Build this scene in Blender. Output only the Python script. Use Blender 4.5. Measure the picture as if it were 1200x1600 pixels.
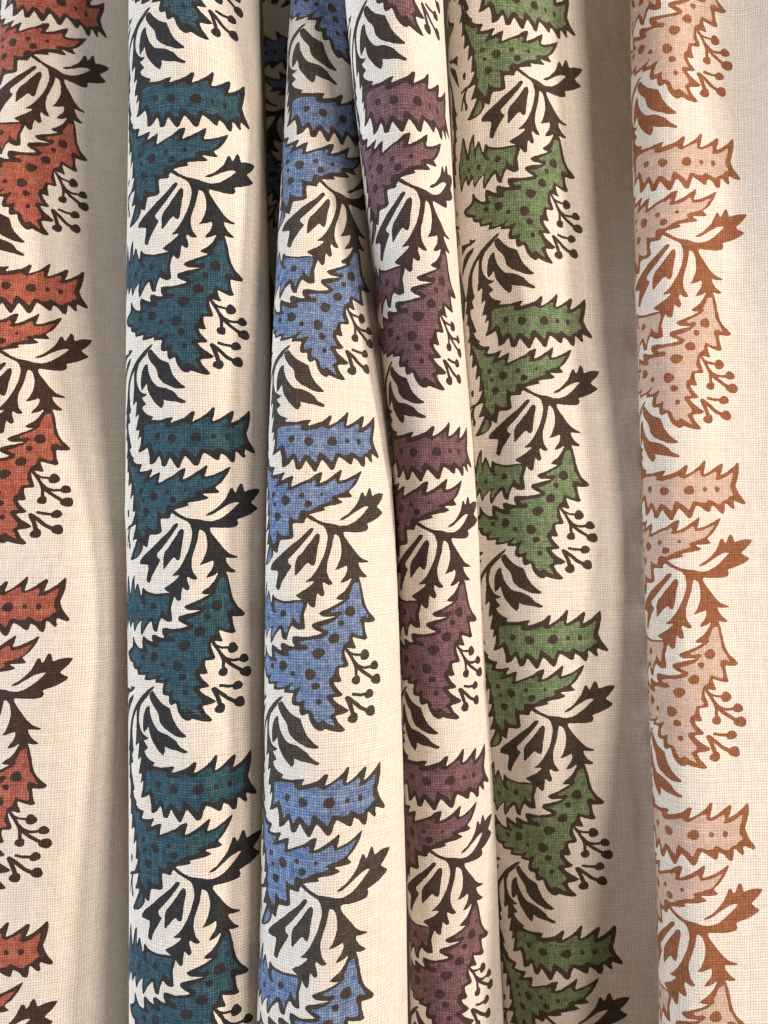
import bpy, math, random
import numpy as np
from mathutils import Vector
from mathutils.geometry import delaunay_2d_cdt

# ---------------------------------------------------------------- scale: one print unit of the picture plane in metres
K = 1.0 / 6000.0            # the picture plane is 200 mm wide
DIST = 1350.0               # camera to the front folds, in the same units (225 mm)
STRETCH = 1.06              # size of one print unit on the cloth

sc = bpy.context.scene
for o in list(bpy.data.objects):
    bpy.data.objects.remove(o)

# ---------------------------------------------------------------- camera
cam_data = bpy.data.cameras.new('camera')
cam_data.sensor_fit = 'HORIZONTAL'
cam_data.sensor_width = 36.0
cam_data.lens = 36.0 * DIST / 1200.0
cam_data.clip_start = 0.01
cam_data.clip_end = 50.0
cam_data.dof.use_dof = True
cam_data.dof.focus_distance = 1300 * K
cam_data.dof.aperture_fstop = 26.0
cam = bpy.data.objects.new('camera', cam_data)
cam.location = (0, 0, 0)
cam.rotation_euler = (math.radians(90), 0, 0)
sc.collection.objects.link(cam)
sc.camera = cam

# ---------------------------------------------------------------- room light
world = bpy.data.worlds.new('World')
sc.world = world
world.use_nodes = True
bg = world.node_tree.nodes['Background']
bg.inputs[0].default_value = (1.0, 0.81, 0.68, 1)
bg.inputs[1].default_value = 0.19

def lamp(name, loc, target, size, power, colour, size_y=None):
    d = bpy.data.lights.new(name, 'AREA')
    d.energy = power
    d.color = colour
    d.size = size
    if size_y:
        d.shape = 'RECTANGLE'; d.size_y = size_y
    o = bpy.data.objects.new(name, d)
    o.location = loc
    o.rotation_euler = (Vector(target) - Vector(loc)).to_track_quat('-Z', 'Y').to_euler()
    sc.collection.objects.link(o)
    return o

MID = (0.0, 0.23, 0.0)
lamp('ceiling_lamp', (1.20, -0.38, 0.22), MID, 0.16, 12.0, (1.0, 0.89, 0.78))
lamp('ceiling_lamp', (0.80, -0.62, 0.34), MID, 0.34, 9.5, (1.0, 0.87, 0.75))
lamp('window_light', (-1.20, -0.10, 0.05), MID, 0.7, 18.0, (0.76, 0.88, 1.0), 1.1)

sc.cycles.filter_width = 1.4
sc.view_settings.view_transform = 'Standard'
sc.view_settings.look = 'None'
sc.view_settings.exposure = 0.12
sc.view_settings.gamma = 1.0
sc.view_settings.use_curve_mapping = False
# ---------------------------------------------------------------- the printed border, one repeat
# traced as closed outlines; every list is (tile, x,y, x,y ...) in tenths of a print unit
TILE = {1: (700, 360), 2: (810, 440), 3: (710, 500), 4: (820, 540),
        5: (730, 620), 6: (820, 640), 7: (730, 750), 8: (820, 760)}

def unshear(x, y):
    u = x - 700.0 - 0.025 * (y - 500.0)
    if u > 145: u = 149.0 + (u - 145) * 1.22
    elif u > 105: u = 105 + (u - 105) * 1.1
    return (u, y - 500.0)

def path(*segs):
    out = []
    for s in segs:
        ox, oy = TILE[s[0]]
        v = s[1:]
        for i in range(0, len(v), 2):
            out.append(unshear(ox + v[i] / 10.0, oy + v[i + 1] / 10.0))
    return out

def soften(p, r=0.17):
    q = []
    n = len(p)
    for i in range(n):
        a, b = p[i], p[(i + 1) % n]
        q.append((a[0] + (b[0] - a[0]) * r, a[1] + (b[1] - a[1]) * r))
        q.append((b[0] + (a[0] - b[0]) * r, b[1] + (a[1] - b[1]) * r))
    return q

def dot(t, x, y, rx, ry, n=14):
    ox, oy = TILE[t]
    out = []
    for i in range(n):
        a = 2 * math.pi * i / n
        w = 1 + 0.07 * math.sin(3 * a + x) + 0.05 * math.sin(2 * a + y)
        out.append(unshear(ox + (x + rx * w * math.cos(a)) / 10, oy + (y + ry * w * math.sin(a)) / 10))
    return out

def stroke(t, w, *v):
    ox, oy = TILE[t]
    pts = [(ox + v[i] / 10.0, oy + v[i + 1] / 10.0) for i in range(0, len(v), 2)]
    L, R = [], []
    for i, p in enumerate(pts):
        a = pts[max(0, i - 1)]; b = pts[min(len(pts) - 1, i + 1)]
        dx, dy = b[0] - a[0], b[1] - a[1]
        l = math.hypot(dx, dy); nx, ny = -dy / l * w / 20, dx / l * w / 20
        L.append(unshear(p[0] + nx, p[1] + ny)); R.append(unshear(p[0] - nx, p[1] - ny))
    return L + R[::-1]

# outlines (dark ink), fills (leaf colour), spots (dark ink over the fill)
MOTIF = {}
MOTIF['printed_toothed_leaf'] = dict(
  dark=[path((1, 825,25, 795,75, 740,125, 700,190, 640,240, 580,310, 545,390, 530,470, 530,560, 555,640, 600,710, 640,740,
              690,762, 735,765, 700,800, 635,815, 670,860, 722,915, 690,940, 645,965, 680,1020, 740,1070, 850,1105, 810,1155,
              980,1160, 1100,1130, 1180,1120),
             (2, 35,410, 140,375, 250,330, 340,240, 375,250, 360,330, 340,400, 430,340, 520,260, 590,165, 615,185, 600,290,
              580,385, 660,345, 750,270, 820,210, 855,220, 840,310, 815,395, 900,345, 980,270, 1040,195, 1062,210, 1065,330,
              1045,450, 1020,550, 1060,660, 1155,810, 1130,840, 1080,820, 1005,780, 1000,830, 1015,890, 995,915, 960,890,
              920,840, 885,820, 885,920, 870,985, 820,975, 770,900, 705,855, 690,900, 680,955, 640,955, 560,890, 490,850,
              470,900, 440,1020, 420,1045, 380,1040, 330,970, 260,895, 230,960, 190,1070, 155,1080, 110,1020, 40,915, 20,960),
             (3, 1000,410, 990,435, 950,455, 905,440, 890,360, 860,290, 800,380, 730,415, 695,410, 690,290, 655,160, 590,205,
              490,240, 485,220, 520,130, 535,20),
             (1, 610,1560, 640,1380, 570,1445, 605,1290, 525,1315, 590,1050, 510,1125, 540,850, 450,935, 470,700, 475,560,
              470,470, 480,395, 420,490, 385,570, 362,680, 365,800, 385,920, 405,985, 380,1040, 350,1050, 395,1180, 330,1190,
              320,1240, 345,1330, 380,1400, 440,1550, 400,1580),
             (3, 340,150, 290,180, 250,160, 235,60),
             (1, 290,1500, 265,1420, 225,1440, 255,1310, 250,1240, 205,1260, 240,1120, 245,1030, 190,1050, 235,930, 265,830,
              280,700, 310,590, 360,480, 430,370, 490,290, 560,215, 680,110, 760,50))],
  fill=[path((1, 690,1240, 860,1212, 1050,1200, 1040,1270, 1130,1285),
             (2, 60,475, 160,450, 250,405, 280,440, 330,455, 380,420, 480,350, 540,320, 540,400, 600,425, 680,380, 760,335, 770,400,
              750,460, 810,465, 900,420, 990,340, 980,440, 950,560, 960,620, 1000,690, 950,715, 920,760, 850,790, 830,830, 780,830,
              720,790, 660,760, 630,810, 560,815, 490,790, 440,800, 420,870, 400,930, 350,870, 280,820, 220,780, 190,850, 180,940,
              130,910, 80,850, 20,830),
             (3, 990,270, 950,350, 920,290, 880,210, 830,220, 790,290, 760,260, 730,130, 680,75, 640,100, 570,160, 590,60, 590,0),
             (1, 690,1440, 680,1330))],
  spot=[dot(1, 920,1405,48,50), dot(2, 65,635,64,66), dot(2, 395,625,70,72), dot(2, 605,610,30,40), dot(2, 775,610,34,48)])
MOTIF['printed_broad_leaf'] = dict(
  dark=[path((3, 235,60, 250,160, 290,180, 330,260, 400,315, 375,345, 440,395, 565,405, 510,520, 620,515, 760,475, 690,610, 790,560,
              885,525, 850,695, 920,665, 1050,600),
             (4, 0,180, 90,100, 160,75, 175,90, 160,170, 135,245, 240,190, 370,80, 425,30, 440,45, 430,110, 405,205, 500,175,
              600,120, 715,40, 730,50, 690,160, 620,280, 540,355, 560,380, 600,425, 540,445, 380,450, 470,510, 420,540, 200,585,
              235,620, 180,645, 30,680),
             (3, 1060,1175, 1070,1190, 1040,1215, 905,1210, 910,1300, 930,1410, 870,1445, 715,1455),
             (5, 500,330, 480,440, 440,430, 395,405, 400,460, 350,540, 270,600, 150,640, 105,620, 150,560, 220,440, 280,310, 165,345,
              200,260, 255,105),
             (3, 400,1320, 340,1345, 300,1335, 355,1285, 400,1200, 435,1105, 370,1125, 385,1000, 395,845, 312,945, 325,820, 340,680,
              235,740, 260,600, 255,510, 200,540, 215,400, 205,300, 150,330, 200,200, 190,100))],
  fill=[path((3, 280,350, 330,420, 400,462, 485,462, 455,530, 460,560, 560,570, 660,565, 610,640, 590,690, 640,690, 700,660, 800,625,
              810,680, 780,735, 860,740, 960,690, 1100,620),
             (4, 0,250, 60,190, 90,225, 60,290, 130,290, 250,250, 350,165, 370,200, 385,250, 480,232, 560,190, 650,150, 600,230,
              540,320, 490,355, 400,390, 340,410, 300,440, 330,470, 300,500, 150,545, 100,580, 60,610, 0,640),
             (3, 1020,1020, 980,1070, 985,1150, 900,1150, 840,1110, 835,1200, 850,1330, 855,1390, 760,1385, 690,1350, 655,1310,
              640,1400, 640,1480, 590,1510, 560,1440, 520,1400, 485,1360, 510,1230, 470,1200, 480,1100, 470,1000, 430,900, 440,780,
              380,700, 350,580, 300,480, 270,400)),
        path((5, 320,360, 350,420, 350,500, 290,570, 210,590, 260,480, 300,410))],
  spot=[dot(3, 555,800,40,45), dot(3, 775,885,74,70), dot(3, 590,945,32,32), dot(3, 650,1120,58,65), dot(3, 1010,820,38,38),
        dot(3, 1095,940,55,50), dot(4, 175,400,28,28)])
MOTIF['printed_twin_leaf'] = dict(
  dark=[path((1, 790,95, 860,180, 950,260, 1050,305, 1090,320, 1110,380, 1150,480, 1200,560, 1270,630, 1335,680, 1340,700, 1290,715,
              1200,705, 1100,660, 1000,610, 920,530, 890,400, 800,310, 740,220, 727,140)),
        path((1, 690,330, 740,320, 745,400, 770,480, 820,570, 880,640, 930,670, 1040,685, 1120,720, 1200,770),
             (2, 150,40, 260,95, 255,120, 210,130, 130,105, 0,90),
             (1, 1015,860, 1025,920, 1000,980, 970,985, 900,930, 830,850, 770,770, 740,690, 725,610, 690,660, 630,715, 615,640,
              612,540, 630,440, 660,370))], fill=[], spot=[])
MOTIF['printed_dark_sprig'] = dict(
  dark=[path((4, -60,630, 0,690, 40,700, 120,760, 220,805, 350,820, 420,845, 500,850, 570,830, 640,790, 720,720, 790,640, 845,575,
              800,570, 730,595, 660,640, 580,700, 500,760, 430,770, 450,740, 540,680, 610,600, 670,520, 700,440, 725,365, 760,360,
              785,430, 810,400, 835,320, 860,290, 885,310, 910,415, 980,380, 1060,365, 1140,375, 1110,440, 1060,510, 1000,570,
              1040,610, 1100,650, 1095,680, 1020,740, 920,790, 820,825, 840,880, 820,930, 740,950, 620,950, 490,940, 490,990,
              530,1060, 600,1160, 680,1270, 740,1330, 850,1375, 830,1395, 760,1395, 690,1385),
             (6, 700,440, 750,520, 830,585, 810,605, 760,605, 700,590, 710,640, 600,640, 590,600, 560,630, 500,660, 450,670, 470,620,
              520,550, 540,470, 530,420, 480,450, 370,490, 410,420, 440,330, 460,220, 455,120, 430,20, 400,-15, 365,-30, 355,40,
              340,150, 310,270, 285,370, 280,480, 300,580, 360,670, 340,690, 300,690, 230,645, 230,700, 265,810, 240,850, 205,840,
              165,800, 155,880, 150,980, 120,1005, 90,990, 50,940),
             (5, 900,1100, 820,1060, 780,1030, 820,1000, 930,930, 1030,830, 900,845, 960,790, 1030,700, 1080,600, 1130,480, 1160,370,
              1180,250, 1175,180, 1150,100),
             (4, 220,860, 120,810, 60,780, 0,740, -60,700, -100,655)),
        path((5, 960,75, 990,90, 970,140, 900,240, 820,350, 730,450, 650,530, 660,580, 715,615, 690,660, 640,740, 590,820, 560,880,
              540,950, 510,960, 470,930, 480,850, 500,750, 495,695, 430,690, 345,685, 345,640, 380,590, 460,520, 560,440, 660,350,
              760,270, 850,190, 920,100)),
        path((5, 1040,155, 1070,180, 1070,260, 1050,350, 1040,450, 1030,560, 1010,615, 970,610, 935,570, 890,610, 830,690, 780,750,
              760,740, 760,660, 760,570, 790,490, 850,420, 910,330, 960,260, 1000,190))], fill=[], spot=[])
MOTIF['printed_small_leaf'] = dict(
  dark=[path((5, 900,1085, 780,1095, 650,1110, 540,1095, 460,1070, 420,1025, 390,1050, 385,1120, 370,1150, 350,1080, 310,975, 280,980,
              245,1070, 235,1060, 230,950, 235,860, 210,855, 170,920, 140,1020, 115,1150, 95,1060, 60,900, 25,850, -15,1000, -60,1200, -90,1300),
             (7, -90,60, -65,250, -30,420, 20,300, 80,215, 90,290, 120,345, 200,230, 205,300, 230,385, 250,370, 300,280, 385,200, 365,300, 375,400, 400,425,
              430,380, 490,280, 570,200, 590,290, 620,350, 680,360, 690,290, 720,200, 750,150, 790,180, 860,210, 930,190, 920,100,
              905,0),
             (5, 910,1280, 930,1200, 950,1140))],
  fill=[path((5, 460,1110, 540,1130, 650,1145, 800,1125, 880,1110, 880,1200, 855,1300, 850,1420, 800,1380, 750,1310, 740,1400),
             (7, 700,130, 660,270, 620,200, 590,140, 540,160, 460,250, 410,350, 390,280, 430,160, 380,180, 300,250, 240,330, 225,220,
              180,150, 130,260, 95,150, 40,210, -25,330, -40,150, -50,50),
             (5, -40,1250, 0,1080, 30,930, 65,1080, 100,1230, 130,1250, 150,1200, 170,1050, 200,950, 220,1020, 240,1250, 255,1250, 260,1100, 300,1040, 330,1120, 380,1230,
              440,1290, 510,1270, 450,1240, 440,1150))],
  spot=[dot(5, 610,1285,50,50), dot(5, 295,1370,30,45), dot(5, 135,1390,26,44)])
MOTIF['printed_spotted_leaf'] = dict(
  dark=[path((6, 700,590, 720,640, 750,760, 770,880, 800,990, 850,1090, 920,1160, 965,1215, 930,1250, 870,1250, 790,1240, 800,1320,
              820,1410, 845,1470, 800,1490, 720,1465, 625,1425),
             (8, 640,290, 680,385, 650,395, 580,375, 525,400, 540,480, 590,610, 560,640, 465,640, 470,720, 505,820, 470,835, 405,825,
              440,900, 530,1000, 500,1025, 400,1035, 460,1110, 620,1225, 560,1260, 440,1275, 480,1370, 575,1480, 530,1505, 430,1485,
              330,1445, 300,1475, 250,1475, 190,1430, 140,1350, 110,1240, 60,1270, 20,1275),
             (7, 895,1330, 890,1245, 830,1255, 785,1230, 780,1160, 805,1080, 720,1080, 650,1080, 670,1030, 540,1060, 450,1060, 480,985,
              400,995, 320,1000, 305,930, 250,925, 200,890, 195,835, 130,830, 60,790, 15,730, 30,685, 100,655, 185,600, 190,460, 220,470, 260,540,
              330,600, 415,615, 400,500, 415,430, 470,450, 530,480, 600,505, 580,450, 590,400, 640,395, 720,430, 805,435, 760,370,
              765,300, 820,290, 950,300, 1060,280, 1150,250),
             (8, 180,120, 110,70, 120,20),
             (6, 200,1190, 310,1160, 410,1130, 330,1130, 250,1130, 190,1085, 230,1050, 340,1000, 430,950, 500,905, 450,905, 400,890,
              420,855, 500,790, 560,700, 590,620))],
  fill=[path((6, 620,680, 690,660, 700,760, 730,880, 740,980, 790,1060, 830,1140, 850,1190, 790,1150, 730,1150, 720,1220, 750,1290,
              760,1380, 750,1425, 680,1400, 600,1360, 580,1420, 570,1480, 520,1520),
             (8, 500,340, 490,420, 480,520, 520,570, 500,600, 420,610, 410,680, 400,730, 350,760, 350,850, 400,940, 430,980, 350,980,
              320,1020, 370,1100, 430,1180, 430,1230, 370,1270, 410,1350, 440,1420, 360,1370, 290,1320, 240,1360, 200,1330, 170,1240,
              120,1190),
             (7, 970,1290, 950,1250, 960,1150, 900,1180, 850,1190, 845,1120, 880,1040, 900,980, 850,1000, 790,1030, 720,1030, 760,970,
              800,900, 740,950, 680,990, 540,1020, 510,1000, 550,920, 470,940, 380,960, 350,940, 390,850, 300,880, 240,860, 270,800,
              200,790, 130,770, 75,730, 130,690, 200,660, 230,620, 240,580, 300,620, 380,660, 500,660, 520,630, 470,600, 460,520, 540,550, 620,580, 710,575,
              720,540, 690,510, 760,480, 840,480, 930,480, 990,440, 900,410, 850,370, 960,340, 1080,330, 1200,290),
             (8, 330,130, 270,100, 200,60, 300,30),
             (6, 400,1180, 440,1130, 480,1080, 430,1050, 380,1080, 330,1050, 420,1000, 500,950, 580,880, 560,840, 590,780))],
  spot=[dot(6, 590,1070,70,78), dot(6, 475,1225,42,45), dot(6, 395,1435,68,72), dot(8, 210,430,80,75), dot(8, 30,345,45,38),
        dot(8, 115,715,75,75), dot(8, 190,875,52,52), dot(8, 240,1085,36,40), dot(7, 630,715,70,70), dot(7, 425,735,42,40),
        dot(7, 785,815,35,38)])
MOTIF['printed_berry_sprig'] = dict(
  dark=[stroke(8, 45, 545,385, 620,500, 685,640, 690,780), dot(8, 690,825,58,68), stroke(8, 36, 575,430, 650,475, 760,488),
        dot(8, 805,495,70,75), stroke(8, 42, 640,545, 720,640, 800,675, 910,668), dot(8, 955,660,65,65),
        stroke(8, 50, 690,640, 800,740, 930,830), dot(8, 985,855,80,76), stroke(8, 58, 565,1030, 620,1150, 665,1290),
        dot(8, 665,1335,70,72), stroke(8, 55, 570,1040, 680,1130, 760,1210, 870,1270), dot(8, 910,1275,75,75),
        stroke(8, 44, 640,1008, 740,1035, 850,1038), dot(8, 880,1040,68,65)], fill=[], spot=[])
MOTIF['printed_bud_sprig'] = dict(
  dark=[dot(3, 255,1140,30,60), stroke(3, 40, 190,1390, 260,1345, 340,1320, 400,1290), dot(5, 92,425,30,52),
        stroke(5, 42, 110,140, 70,200, 60,290, 85,390), stroke(5, 34, 60,200, 20,330, 5,450),
        path((1, 120,130, 220,130, 320,130, 305,60, 350,88, 440,80, 400,130, 330,170, 260,185, 190,245, 140,300)),
        path((1, 400,195, 330,230, 250,275, 180,350, 140,500, 120,640, 190,540, 230,470, 290,380, 370,280))], fill=[], spot=[])
# pieces of print that stand apart on the cloth become parts of their own
PIECES = []
SPLIT = {'printed_twin_leaf': [('printed_dark_leaf', [0]), ('printed_dark_leaf', [1])],
         'printed_dark_sprig': [('printed_dark_sprig', [0]), ('printed_dark_leaf', [1]), ('printed_dark_leaf', [2])],
         'printed_berry_sprig': [('printed_berry_sprig', list(range(8))), ('printed_berry_sprig', [8, 9, 10, 11]), ('printed_berry', [12, 13])],
         'printed_bud_sprig': [('printed_bud', [0]), ('printed_bud_sprig', [1, 2, 3, 4]), ('printed_leaf_tip', [5]), ('printed_dark_leaf', [6])]}
for mname in ('printed_toothed_leaf', 'printed_broad_leaf', 'printed_twin_leaf', 'printed_dark_sprig', 'printed_small_leaf',
              'printed_spotted_leaf', 'printed_berry_sprig', 'printed_bud_sprig'):
    mm = MOTIF[mname]
    if mname in SPLIT:
        for nm, idx in SPLIT[mname]:
            PIECES.append((nm, dict(dark=[mm['dark'][i] for i in idx], fill=[], spot=[])))
    else:
        PIECES.append((mname, mm))
# ---------------------------------------------------------------- linen and ink materials
def weave_group():
    g = bpy.data.node_groups.new('linen_weave', 'ShaderNodeTree')
    for n in ('Height', 'Gap', 'Shade', 'Blotch', 'Speck', 'Crease'):
        g.interface.new_socket(n, in_out='OUTPUT', socket_type='NodeSocketFloat')
    N, L = g.nodes, g.links
    def m(op, a, b=None, c=None):
        n = N.new('ShaderNodeMath'); n.operation = op
        for i, v in enumerate((a, b, c)):
            if v is None: continue
            if isinstance(v, (int, float)): n.inputs[i].default_value = v
            else: L.new(v, n.inputs[i])
        return n.outputs[0]
    def noise(vec, scale, detail=2.0, rough=0.5):
        n = N.new('ShaderNodeTexNoise'); n.inputs['Scale'].default_value = scale
        n.inputs['Detail'].default_value = detail; n.inputs['Roughness'].default_value = rough
        L.new(vec, n.inputs['Vector']); return n.outputs['Fac']
    def comb(x, y, z=0.0):
        n = N.new('ShaderNodeCombineXYZ')
        for i, v in enumerate((x, y, z)):
            if isinstance(v, (int, float)): n.inputs[i].default_value = v
            else: L.new(v, n.inputs[i])
        return n.outputs[0]
    uv = N.new('ShaderNodeUVMap'); uv.uv_map = 'cloth'
    sep = N.new('ShaderNodeSeparateXYZ'); L.new(uv.outputs[0], sep.inputs[0])
    info = N.new('ShaderNodeObjectInfo')
    u0, v0 = sep.outputs[0], sep.outputs[1]
    wob1 = m('MULTIPLY', m('SUBTRACT', noise(comb(m('MULTIPLY', u0, 0.3), v0), 0.03), 0.5), 5.0)
    wob2 = m('MULTIPLY', m('SUBTRACT', noise(comb(u0, m('MULTIPLY', v0, 0.3), 7.7), 0.03), 0.5), 5.0)
    u, v = m('ADD', u0, wob1), m('ADD', v0, wob2)
    P = 3.7
    a = m('ADD', m('DIVIDE', u, P), m('MULTIPLY', noise(comb(u0, m('MULTIPLY', v0, 0.02), 2.2), 0.11), 1.5))
    b = m('ADD', m('DIVIDE', v, P), m('MULTIPLY', noise(comb(m('MULTIPLY', u0, 0.02), v0, 4.4), 0.11), 1.5))
    fa, fb = m('FLOOR', a), m('FLOOR', b)
    # each thread has its own tone and slubs along its length
    warp = noise(comb(m('MULTIPLY', fa, 3.17), m('MULTIPLY', v, 0.022), 1.3), 1.0, 3.0, 0.6)
    weft = noise(comb(m('MULTIPLY', u, 0.022), m('MULTIPLY', fb, 3.17), 9.1), 1.0, 3.0, 0.6)
    su = m('ABSOLUTE', m('SINE', m('MULTIPLY', a, math.pi)))
    sv = m('ABSOLUTE', m('SINE', m('MULTIPLY', b, math.pi)))
    # thicker and thinner threads
    su = m('POWER', m('MAXIMUM', su, 0.0001), m('ADD', 0.45, m('MULTIPLY', warp, 1.1)))
    sv = m('POWER', m('MAXIMUM', sv, 0.0001), m('ADD', 0.45, m('MULTIPLY', weft, 1.1)))
    over = m('MODULO', m('ADD', m('ADD', fa, fb), 10000.0), 2.0)
    hw = m('MULTIPLY', su, m('ADD', 0.6, m('MULTIPLY', over, 0.4)))
    hh = m('MULTIPLY', sv, m('SUBTRACT', 1.0, m('MULTIPLY', over, 0.4)))
    height = m('MAXIMUM', hw, hh)
    gap = m('MULTIPLY', m('SUBTRACT', 1.0, su), m('SUBTRACT', 1.0, sv))
    shade = m('ADD', m('MULTIPLY', warp, 0.5), m('MULTIPLY', weft, 0.5))
    blotch = noise(comb(u0, v0, 3.0), 0.13, 5.0, 0.72)
    patch = noise(comb(u0, v0, 8.0), 0.05, 3.0, 0.6)
    gap = m('MULTIPLY', gap, m('ADD', 0.15, m('MULTIPLY', patch, 1.7)))
    wn = N.new('ShaderNodeTexWhiteNoise'); wn.noise_dimensions = '2D'
    L.new(comb(fa, fb), wn.inputs['Vector'])
    crease = noise(comb(m('MULTIPLY', u0, 1.6), m('MULTIPLY', v0, 0.8), 5.0), 0.012, 2.0, 0.5)
    out = N.new('NodeGroupOutput')
    for i, s in enumerate((height, gap, shade, blotch, wn.outputs['Value'], crease)):
        L.new(s, out.inputs[i])
    return g

WEAVE = weave_group()

def cloth_material(name, colour, light, show, hole=0.55, bump=0.55):
    """colour: yarn or ink; light: tone where bare yarn shows through the ink; show: how much of it shows"""
    mt = bpy.data.materials.new(name); mt.use_nodes = True
    N, L = mt.node_tree.nodes, mt.node_tree.links
    bs = N['Principled BSDF']
    w = N.new('ShaderNodeGroup'); w.node_tree = WEAVE
    def m(op, a, b=None, clamp=False):
        n = N.new('ShaderNodeMath'); n.operation = op; n.use_clamp = clamp
        for i, v in enumerate((a, b)):
            if v is None: continue
            if isinstance(v, (int, float)): n.inputs[i].default_value = v
            else: L.new(v, n.inputs[i])
        return n.outputs[0]
    # worn ink: pale on the crowns of the threads, more in some places than others
    f = m('MULTIPLY', m('MULTIPLY', w.outputs['Height'], w.outputs['Blotch']), m('MULTIPLY', w.outputs['Shade'], 3.4))
    f = m('ADD', f, m('MULTIPLY', m('SUBTRACT', w.outputs['Speck'], 0.5), 0.28))
    f = m('MULTIPLY', m('SUBTRACT', f, 0.25), show * 1.5, True)
    mix = N.new('ShaderNodeMix'); mix.data_type = 'RGBA'
    L.new(f, mix.inputs['Factor'])
    mix.inputs['A'].default_value = (*colour, 1); mix.inputs['B'].default_value = (*light, 1)
    k = m('SUBTRACT', 1.0, m('MULTIPLY', m('MULTIPLY', w.outputs['Gap'], 2.0, True), hole))
    k = m('MULTIPLY', k, m('ADD', 0.74, m('ADD', m('MULTIPLY', w.outputs['Shade'], 0.44), m('MULTIPLY', w.outputs['Speck'], 0.08))))
    mul = N.new('ShaderNodeVectorMath'); mul.operation = 'SCALE'
    L.new(mix.outputs['Result'], mul.inputs[0]); L.new(k, mul.inputs['Scale'])
    L.new(mul.outputs[0], bs.inputs['Base Color'])
    bs.inputs['Roughness'].default_value = 0.9
    bs.inputs['Specular IOR Level'].default_value = 0.12
    bs.inputs['Sheen Weight'].default_value = 0.12
    bs.inputs['Sheen Roughness'].default_value = 0.5
    b = N.new('ShaderNodeBump'); b.inputs['Strength'].default_value = bump; b.inputs['Distance'].default_value = 0.00022
    L.new(w.outputs['Height'], b.inputs['Height'])
    c = N.new('ShaderNodeBump'); c.inputs['Strength'].default_value = 0.5; c.inputs['Distance'].default_value = 0.002
    L.new(w.outputs['Crease'], c.inputs['Height']); L.new(c.outputs[0], b.inputs['Normal']); L.new(b.outputs[0], bs.inputs['Normal'])
    return mt

def srgb(r, g, b):
    return tuple(((c / 255.0 + 0.055) / 1.055) ** 2.4 if c > 10 else c / 255.0 / 12.92 for c in (r, g, b))

# ---------------------------------------------------------------- how each length of linen hangs
KNOT = np.array([-60, -20, 20, 50, 80, 117, 150, 185, 220, 255, 290, 330, 380.0])

def hermite(xk, yk, x):
    """smooth curve through the knots, straight beyond the ends; yk may have several columns"""
    xk = np.asarray(xk, float); yk = np.asarray(yk, float)
    mk = np.gradient(yk, xk, axis=0)
    i = np.clip(np.searchsorted(xk, x) - 1, 0, len(xk) - 2)
    h = xk[i + 1] - xk[i]
    t = (np.clip(x, xk[0], xk[-1]) - xk[i]) / h
    e = (x - np.clip(x, xk[0], xk[-1]))
    if yk.ndim > 1:
        h, t, e = h[:, None], t[:, None], e[:, None]
    y = ((2*t**3 - 3*t**2 + 1) * yk[i] + (t**3 - 2*t**2 + t) * h * mk[i]
         + (-2*t**3 + 3*t**2) * yk[i + 1] + (t**3 - t**2) * h * mk[i + 1])
    return y, e, mk

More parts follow.
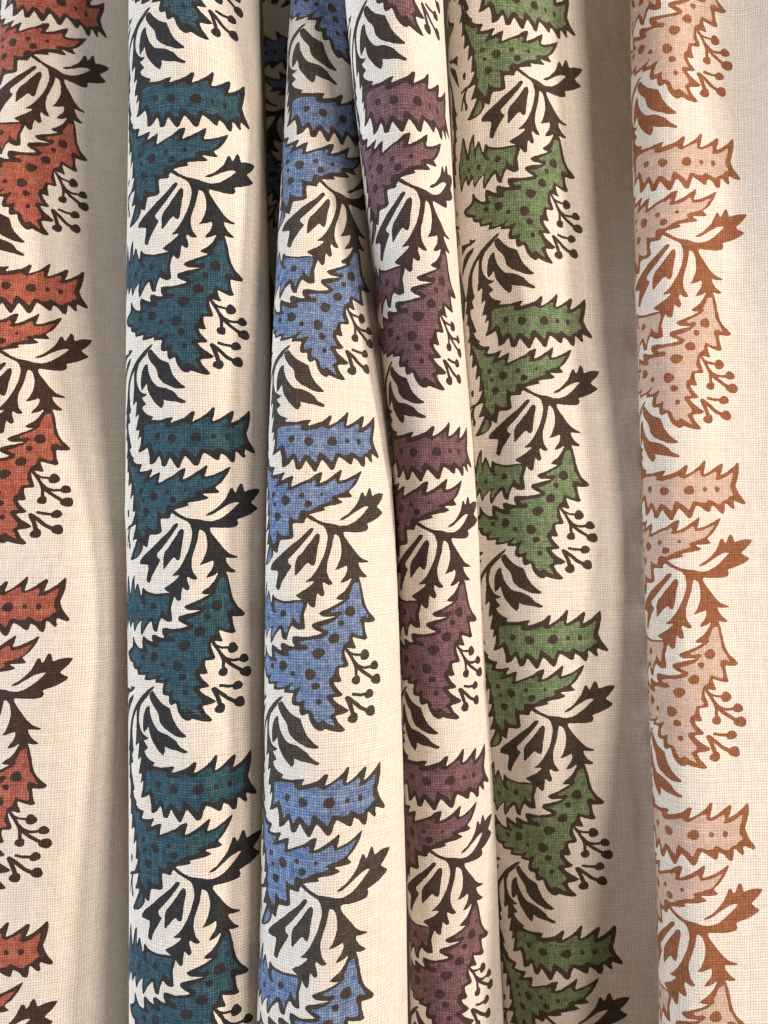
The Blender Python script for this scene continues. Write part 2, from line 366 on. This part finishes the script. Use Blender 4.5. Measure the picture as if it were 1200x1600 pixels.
class Drape:
    """maps a point of the flat cloth (u across, v down, print units) to its place in the hanging folds"""
    def __init__(self, f, umin, umax, vmin, vmax, seed):
        rows = np.arange(len(f['X'])) * 500.0
        knots, theta = KNOT, np.array(f['theta'])
        n = len(rows)
        def cols(vals): return np.array([np.broadcast_to(v, n) for v in vals], float).T    # one angle, or one for each row
        if 'fold' in f: theta[:, :len(f['fold'])] = cols(f['fold'])
        if 'tail' in f: theta[:, -len(f['tail']):] = cols(f['tail'])
        if 'extra' in f:                                   # more cloth beyond the left fold
            knots = np.concatenate([[e[0] for e in f['extra']], knots]); theta = np.concatenate([cols([e[1] for e in f['extra']]), theta], 1)
        if 'right' in f:                                   # and beyond the right one
            knots = np.concatenate([knots, [e[0] for e in f['right']]]); theta = np.concatenate([theta, cols([e[1] for e in f['right']])], 1)
        self.u = np.arange(umin, umax + 0.1, 1.0); self.v = np.arange(vmin, vmax + 0.1, 5.0)
        def along(col):
            y, e, mk = hermite(rows, col, self.v)
            return y + np.where(e < 0, e * mk[0], e * mk[-1])
        X, D, Z = along(f['X']), along(f['d']), along(f['Z'])
        th, e, mk = hermite(rows, theta, self.v)
        th = th + np.where(e < 0, np.maximum(e, -150) * mk[0], np.minimum(e, 150) * mk[-1]) * 0.8
        i0 = int(round(117 - umin))
        px = np.zeros((len(self.v), len(self.u))); pd = np.zeros_like(px)
        rnd = random.Random(seed)
        waves = [(rnd.uniform(.010, .022), rnd.uniform(.003, .008), rnd.uniform(0, 6.28), rnd.uniform(.3, 1)) for _ in range(7)]
        for r in range(len(self.v)):
            t = hermite(knots, th[r], self.u)[0]
            for a, b, c, w in waves:
                t = t + 0.9 * w * np.sin(a * self.u + b * self.v[r] + c)
            t = np.radians(t)
            cx = np.concatenate([[0], np.cumsum(0.5 * (np.cos(t[1:]) + np.cos(t[:-1])))]) * STRETCH
            cd = np.concatenate([[0], np.cumsum(0.5 * (np.sin(t[1:]) + np.sin(t[:-1])))]) * STRETCH
            px[r] = X[r] + cx - cx[i0]; pd[r] = D[r] + cd - cd[i0]
        self.P = np.stack([px * K, pd * K, np.repeat(Z[:, None], len(self.u), 1) * K], -1)
        self.crease(f.get('creases', []), rnd)
        du = np.gradient(self.P, axis=1); dv = np.gradient(self.P, axis=0)
        n = np.cross(du, dv); n /= np.linalg.norm(n, axis=-1, keepdims=True)
        if n[len(self.v) // 2, i0, 1] > 0: n = -n
        self.Nn = n
    def crease(self, own, rnd):
        """soft ridges and dents pressed into the cloth: (u, v, angle, length, width, height)"""
        lst = list(own)
        for _ in range(60):
            lst.append((rnd.uniform(self.u[0], self.u[-1]), rnd.uniform(self.v[0], self.v[-1]), rnd.choice((rnd.uniform(60, 120), rnd.uniform(15, 165))),
                        rnd.uniform(40, 150), rnd.uniform(8, 22), rnd.choice((-1, 1)) * rnd.uniform(.6, 2.4)))
        U, V = np.meshgrid(self.u, self.v)
        hgt = np.zeros_like(U)
        for cu, cv, an, ln, wd, am in lst:
            c, s = math.cos(math.radians(an)), math.sin(math.radians(an))
            a = ((U - cu) * c + (V - cv) * s) / ln; p = (-(U - cu) * s + (V - cv) * c) / wd
            hgt += am * np.exp(-a * a - p * p)
        du = np.gradient(self.P, axis=1); dv = np.gradient(self.P, axis=0)
        n = np.cross(du, dv); n /= np.linalg.norm(n, axis=-1, keepdims=True)
        self.P += n * hgt[..., None] * K
    def sample(self, uv):
        fu = np.clip((uv[:, 0] - self.u[0]), 0, len(self.u) - 1.001)
        fv = np.clip((uv[:, 1] - self.v[0]) / 5.0, 0, len(self.v) - 1.001)
        i, j = fu.astype(int), fv.astype(int); a, b = (fu - i)[:, None], (fv - j)[:, None]
        def g(T): return (T[j, i]*(1-a)*(1-b) + T[j, i+1]*a*(1-b) + T[j+1, i]*(1-a)*b + T[j+1, i+1]*a*b)
        n = g(self.Nn); n /= np.linalg.norm(n, axis=1, keepdims=True)
        return g(self.P), n

def inside(poly, pts):
    x, y = pts[:, 0], pts[:, 1]
    r = np.zeros(len(pts), bool)
    p = np.asarray(poly); q = np.roll(p, -1, 0)
    for (ax, ay), (bx, by) in zip(p, q):
        if ay == by: continue
        c = (ay > y) != (by > y)
        r ^= c & (x < (bx - ax) * (y - ay) / (by - ay) + ax)
    return r

def finish_mesh(name, tris, kinds, pts, nrm, uv, mats, parent):
    used, inv = np.unique(tris.ravel(), return_inverse=True)
    me = bpy.data.meshes.new(name)
    me.from_pydata((pts[used]).tolist(), [], inv.reshape(-1, 3).tolist())
    for m_ in mats: me.materials.append(m_)
    me.polygons.foreach_set('material_index', np.asarray(kinds, dtype=np.int32))
    me.polygons.foreach_set('use_smooth', np.ones(len(tris), bool))
    lay = me.uv_layers.new(name='cloth')
    lay.data.foreach_set('uv', uv[used][inv].astype(np.float32).ravel())
    me.update()
    me.normals_split_custom_set_from_vertices(nrm[used].tolist())
    o = bpy.data.objects.new(name, me)
    sc.collection.objects.link(o)
    o.parent = parent
    return o

def ragged(q, rnd):
    """ink creeps a little along the threads: no two repeats have quite the same edge"""
    out = []
    n = len(q)
    for i in range(n):
        a, b = q[i], q[(i + 1) % n]
        l = math.hypot(b[0] - a[0], b[1] - a[1]); m_ = max(1, int(l / 4.0))
        for s in range(m_):
            t = s / m_
            out.append((a[0] + (b[0] - a[0]) * t + rnd.uniform(-.34, .34), a[1] + (b[1] - a[1]) * t + rnd.uniform(-.34, .34)))
    return out

def all_shapes(vmin, vmax, umin, umax, mirror, mirror_to, rnd):
    """list of (instance id, motif name, kind, polygon) for every repeat that touches the cloth"""
    out = []; inst = 0
    for side in ((0, 1) if mirror is not None else (0,)):
        for k in range(-2, 5):
            for name, m_ in PIECES:
                any_in = False
                slip = (rnd.uniform(-.7, .7), rnd.uniform(-.7, .7))
                for kind in ('dark', 'fill', 'spot'):
                    for p in m_[kind]:
                        q = ragged(p if len(p) == 14 else soften(p), rnd)
                        if kind == 'fill': q = [(a + slip[0], b + slip[1]) for a, b in q]
                        if side: q = [(mirror - a, b + 500 * k + MIRROR_SHIFT) for a, b in q]
                        else: q = [(a, b + 500 * k) for a, b in q]
                        q = np.array(q)
                        if side and q[:, 1].min() > mirror_to: continue
                        if q[:, 1].max() < vmin + 2 or q[:, 1].min() > vmax - 2 or q[:, 0].max() < umin + 2 or q[:, 0].min() > umax - 2:
                            continue
                        q[:, 0] = np.clip(q[:, 0], umin + 1, umax - 1); q[:, 1] = np.clip(q[:, 1], vmin + 1, vmax - 1)
                        out.append((inst, name, kind, q)); any_in = True
                if any_in: inst += 1
    return out, inst

MIRROR_SHIFT = 205.0
KIND = {'dark': 0, 'fill': 1, 'spot': 0}

def hang(name, label, f, cream, ink, leaf, umin, umax, seed, mirror=None, mirror_to=1e9, ztop=1380, zbot=-1300):
    slope = STRETCH
    vmin = -(ztop - f['Z'][0]) / slope; vmax = 500.0 * (len(f['Z']) - 1) + (f['Z'][-1] - zbot) / slope
    vmin, vmax = math.floor(vmin / 5) * 5.0, math.ceil(vmax / 5) * 5.0
    dr = Drape(f, umin, umax, vmin, vmax, seed)
    shapes, n_inst = all_shapes(max(vmin, -(1080 - f['Z'][0]) / slope), min(vmax, 500.0 * (len(f['Z']) - 1) + (f['Z'][-1] + 1060) / slope), umin, umax, mirror, mirror_to, random.Random(seed))
    co, ed = [], []
    for _, _, _, q in shapes:
        s = len(co); co.extend(q.tolist()); n = len(q)
        ed.extend([(s + i, s + (i + 1) % n) for i in range(n)])
    us = np.arange(umin, umax + 0.01, 5.0); us[-1] = umax
    vs = np.linspace(vmin, vmax, int((vmax - vmin) / 20) + 1)
    rnd = np.random.default_rng(seed)
    for j, v in enumerate(vs):
        for i, u in enumerate(us):
            ju = 0 if i in (0, len(us) - 1) else rnd.uniform(-1, 1)
            jv = 0 if j in (0, len(vs) - 1) else rnd.uniform(-3, 3)
            co.append((u + ju, v + jv))
    vo, _, fo, _, _, _ = delaunay_2d_cdt([Vector(c) for c in co], ed, [], 0, 1e-4)
    uv = np.array([(p[0], p[1]) for p in vo])
    tri = np.array([t if len(t) == 3 else t[:3] for t in fo], dtype=np.int64)
    cen = uv[tri].mean(1)
    owner = np.full(len(tri), -1); kind = np.zeros(len(tri), int)
    for inst, mname, kd, q in shapes:
        lo, hi = q.min(0), q.max(0)
        sel = np.where((cen[:, 0] > lo[0]) & (cen[:, 0] < hi[0]) & (cen[:, 1] > lo[1]) & (cen[:, 1] < hi[1]))[0]
        if not len(sel): continue
        hit = sel[inside(q, cen[sel])]
        if kd != 'dark': hit = hit[owner[hit] == inst]
        owner[hit] = inst; kind[hit] = KIND[kd]
    pts, nrm = dr.sample(uv)
    a, b, c = pts[tri[:, 0]], pts[tri[:, 1]], pts[tri[:, 2]]      # wind every face towards its cloth normal
    flip = (np.cross(b - a, c - a) * nrm[tri].mean(1)).sum(1) < 0
    tri[flip] = tri[flip][:, ::-1]
    root = bpy.data.objects.new(name, None)
    root.empty_display_size = 0.02
    base = dr.sample(np.array([[117.0, vmax - 1]]))[0][0]
    root.location = base.tolist()
    sc.collection.objects.link(root)
    root['label'] = label; root['category'] = 'fabric'; root['group'] = 'printed linens hanging side by side'
    pts = pts - base
    s = owner < 0
    finish_mesh('cloth', tri[s], kind[s], pts, nrm, uv, [cream], root)
    names = {inst: mname for inst, mname, _, _ in shapes}
    filled = {inst for inst, _, kd, _ in shapes if kd == 'fill'}
    for inst, mname in names.items():
        s = owner == inst
        if s.sum() < 3: continue
        finish_mesh(mname, tri[s], kind[s], pts, nrm, uv, [ink, leaf] if inst in filled else [ink], root)
    return root

FIT = {
 'teal': dict(theta=[[-129.2, -100.9, -72.9, -44.2, -21.4, -13.6, 20.3, 36.6, 42.4, 61.0, 88.4, 113.6, 137.6], [-129.3, -97.0, -63.8, -34.0, -18.8, -19.5, 6.4, 30.3, 31.4, 54.0, 88.0, 114.7, 138.6], [-128.1, -95.3, -63.8, -39.8, -26.5, -22.4, 0.8, 35.0, 34.8, 55.6, 88.2, 114.8, 138.9]],
    X=[-332.6, -328.8, -314.6], d=[1344.2, 1337.3, 1288.3], Z=[648.0, 118.0, -409.5]),
 'blue': dict(theta=[[-127.3, -111.7, -94.1, -67.5, -16.6, 27.9, 43.2, 53.6, 64.4, 76.7, 89.7, 104.6, 121.7], [-127.1, -109.1, -89.6, -64.3, -22.2, 22.1, 34.0, 38.1, 51.5, 63.4, 78.5, 99.3, 122.1], [-127.2, -106.2, -83.3, -56.5, -33.5, -22.9, 1.1, 29.8, 37.4, 48.6, 67.7, 94.0, 122.3]],
    X=[-97.1, -113.9, -117.7], d=[1370.4, 1307.3, 1247.0], Z=[637.0, 111.0, -415.5]),
 'plum': dict(theta=[[-130.4, -109.5, -87.4, -64.7, -44.3, -21.6, 33.9, 52.6, 63.4, 76.3, 91.0, 108.5, 127.1], [-128.7, -111.8, -95.8, -81.2, -62.6, -36.1, 14.1, 45.5, 59.5, 72.0, 88.1, 107.4, 127.6], [-128.1, -113.9, -100.5, -86.5, -60.1, -19.9, 14.6, 40.5, 52.9, 63.3, 82.8, 105.7, 128.4]],
    X=[13.5, 46.2, 67.9], d=[1292.5, 1380.0, 1394.2], Z=[620.6, 98.9, -430.5]),
 'green': dict(theta=[[-68.3, -51.6, -34.8, -20.1, -5.8, 17.5, 36.1, 37.6, 33.5, 25.6, 16.8, 9.0, 1.8], [-67.4, -51.5, -35.7, -24.3, -25.6, -12.2, 20.8, 26.1, 19.8, 15.9, 13.0, 8.6, 3.2], [-65.7, -54.3, -44.3, -37.6, -31.3, -12.9, 12.1, 14.7, 10.9, 10.3, 10.2, 8.0, 4.5], [-64.7, -55.2, -47.8, -44.9, -44.9, -31.8, -0.1, 7.6, 3.3, 5.0, 7.9, 7.7, 5.4]],
    X=[217.5, 229.2, 237.6, 266.3], d=[1430.1, 1439.5, 1417.2, 1450.9], Z=[852.4, 322.6, -206.8, -735.0]),
 'peach': dict(theta=[[-147.1, -136.1, -122.5, -101.7, -66.7, -20.8, 12.1, 14.3, 15.4, 11.7, 6.2, 1.9, -1.5], [-145.8, -135.6, -124.1, -108.1, -79.1, -36.0, 2.6, 13.2, 6.8, 3.9, 3.0, 1.4, -0.6], [-144.7, -134.8, -124.6, -112.9, -93.5, -60.7, -18.7, 6.0, 5.0, 3.2, 2.4, 1.1, -0.3]],
    X=[448.3, 450.9, 440.6], d=[1392.7, 1391.8, 1340.1], Z=[567.4, 37.4, -490.0]),
 'red': dict(theta=[[-121.1, -95.7, -70.2, -44.2, -15.6, 14.6, 41.9, 55.6, 58.8, 55.8, 53.8, 56.3, 60.9], [-121.4, -94.1, -66.1, -37.9, -9.0, 21.1, 42.2, 40.3, 36.5, 39.9, 47.6, 55.7, 63.5], [-121.2, -92.1, -62.6, -35.0, -12.6, 0.2, -0.9, -2.8, 10.5, 27.4, 43.2, 55.6, 66.0], [-120.8, -91.2, -61.8, -35.3, -14.9, -2.2, 2.8, 4.5, 11.2, 23.6, 40.1, 54.6, 67.1]],
    X=[-601.9, -624.3, -628.3, -646.7], d=[1503.8, 1426.2, 1350.5, 1323.5], Z=[901.8, 378.0, -146.5, -675.5]),
}
FIT['blue']['fold'] = [(-95, -92, -100), (-99, -98, -100)]
FIT['blue']['extra'] = [(-380, (-30, -96, -96)), (-280, (-42, -96, -96)), (-215, (-84, -96, -96)), (-120, (-91, -95, -98))]
FIT['red']['fold'] = [-95, -96]
FIT['red']['extra'] = [(-400, -90), (-150, -92)]  # unseen cloth run straight back to block window light behind the folds
FIT['green']['fold'] = [-92, -90, (-52, -60, -64, -66)]
FIT['teal']['right'] = [(460, 96), (560, 96)]
FIT['teal']['tail'] = [102, 97]
FIT['peach']['tail'] = [(-14, -3, 3), (-27, -11, 1), (-33, -15, 0), (-34, -16, 0)]
FIT['green']['creases'] = [(285, -240, -35, 60, 8, 3.0), (300, -215, -38, 50, 7, -2.6), (330, 60, 70, 80, 10, 2.0)]
FIT['red']['creases'] = [(300, 900, -30, 55, 9, 2.6), (318, 930, -30, 50, 8, -2.4), (290, 430, 60, 70, 12, 2.0)]
FIT['blue']['tail'] = [104, 100]
FIT['blue']['right'] = [(460, 92), (560, 88)]
FIT['plum']['fold'] = [-98, -104]
FIT['plum']['extra'] = [(-240, -88), (-140, -92)]
FIT['teal']['fold'] = [-104, -104]
FIT['teal']['extra'] = [(-240, -88), (-140, -94)]
FIT['green']['right'] = [(460, 5), (560, 5)]
CREAM = cloth_material('cream_linen', (0.80, 0.725, 0.645), (0.85, 0.79, 0.72), 0.5, 0.37, 0.45)

def inks(name, ink, leaf, pale, ink_pale):
    return (cloth_material(name + '_outline_ink', srgb(*ink), srgb(*ink_pale), 0.5, 0.35, 0.5),
            cloth_material(name + '_leaf_ink', srgb(*leaf), srgb(*pale), 0.75, 0.30, 0.4))

RED = inks('rust_red', (58, 40, 35), (146, 66, 51), (190, 122, 104), (90, 68, 60))
TEAL = inks('dark_teal', (38, 38, 41), (31, 59, 71), (72, 104, 118), (68, 68, 70))
BLUE = inks('blue', (58, 51, 47), (72, 94, 136), (146, 165, 196), (98, 89, 81))
PLUM = inks('plum', (58, 43, 43), (94, 64, 72), (142, 110, 116), (90, 73, 71))
GREEN = inks('green', (60, 49, 41), (82, 102, 70), (144, 158, 122), (94, 82, 70))
PEACH = inks('peach', (138, 85, 56), (200, 170, 154), (216, 192, 177), (176, 120, 88))

# unseen wall behind the folds, made large to block light from behind
me = bpy.data.meshes.new('backing_wall')
w, h, d0, d1 = 9000 * K, 7000 * K, 1900 * K, 2050 * K
me.from_pydata([(x, y, z) for y in (d0, d1) for x, z in ((-w, -h), (w, -h), (w, h), (-w, h))], [],
               [(0, 1, 2, 3), (5, 4, 7, 6), (4, 0, 3, 7), (1, 5, 6, 2), (3, 2, 6, 7), (4, 5, 1, 0)])
wall = bpy.data.objects.new('backing_wall', me); sc.collection.objects.link(wall)
wall['kind'] = 'structure'
wm = bpy.data.materials.new('gap_shade_backing'); wm.use_nodes = True  # base colour kept dark to put shade into the gaps between folds
wn = wm.node_tree.nodes; wt = wn.new('ShaderNodeTexNoise'); wt.inputs['Scale'].default_value = 60
wr = wn.new('ShaderNodeValToRGB'); wr.color_ramp.elements[0].color = (.10, .09, .08, 1); wr.color_ramp.elements[1].color = (.13, .12, .11, 1)
wm.node_tree.links.new(wt.outputs['Fac'], wr.inputs[0]); wm.node_tree.links.new(wr.outputs[0], wn['Principled BSDF'].inputs['Base Color'])
wn['Principled BSDF'].inputs['Roughness'].default_value = 0.85
me.materials.append(wm)

hang('printed_linen', 'cream linen with a rust red leaf border at the left edge of the photo', FIT['red'], CREAM, *RED, -400, 400, 11)
hang('printed_linen', 'cream linen fold with a dark teal leaf border, beside the rust red one', FIT['teal'], CREAM, *TEAL, -220, 540, 12)
hang('printed_linen', 'cream linen fold with a cornflower blue leaf border between teal and plum', FIT['blue'], CREAM, *BLUE, -380, 520, 13, mirror=-150.0, mirror_to=60)
hang('printed_linen', 'narrow rolled fold of cream linen with a plum purple leaf border', FIT['plum'], CREAM, *PLUM, -220, 400, 14)
hang('printed_linen', 'cream linen with a green leaf border set back behind the plum fold', FIT['green'], CREAM, *GREEN, -60, 500, 15, mirror=36.0)
hang('printed_linen', 'cream linen with a peach leaf border outlined in rust brown, at the right', FIT['peach'], CREAM, *PEACH, -60, 520, 16)
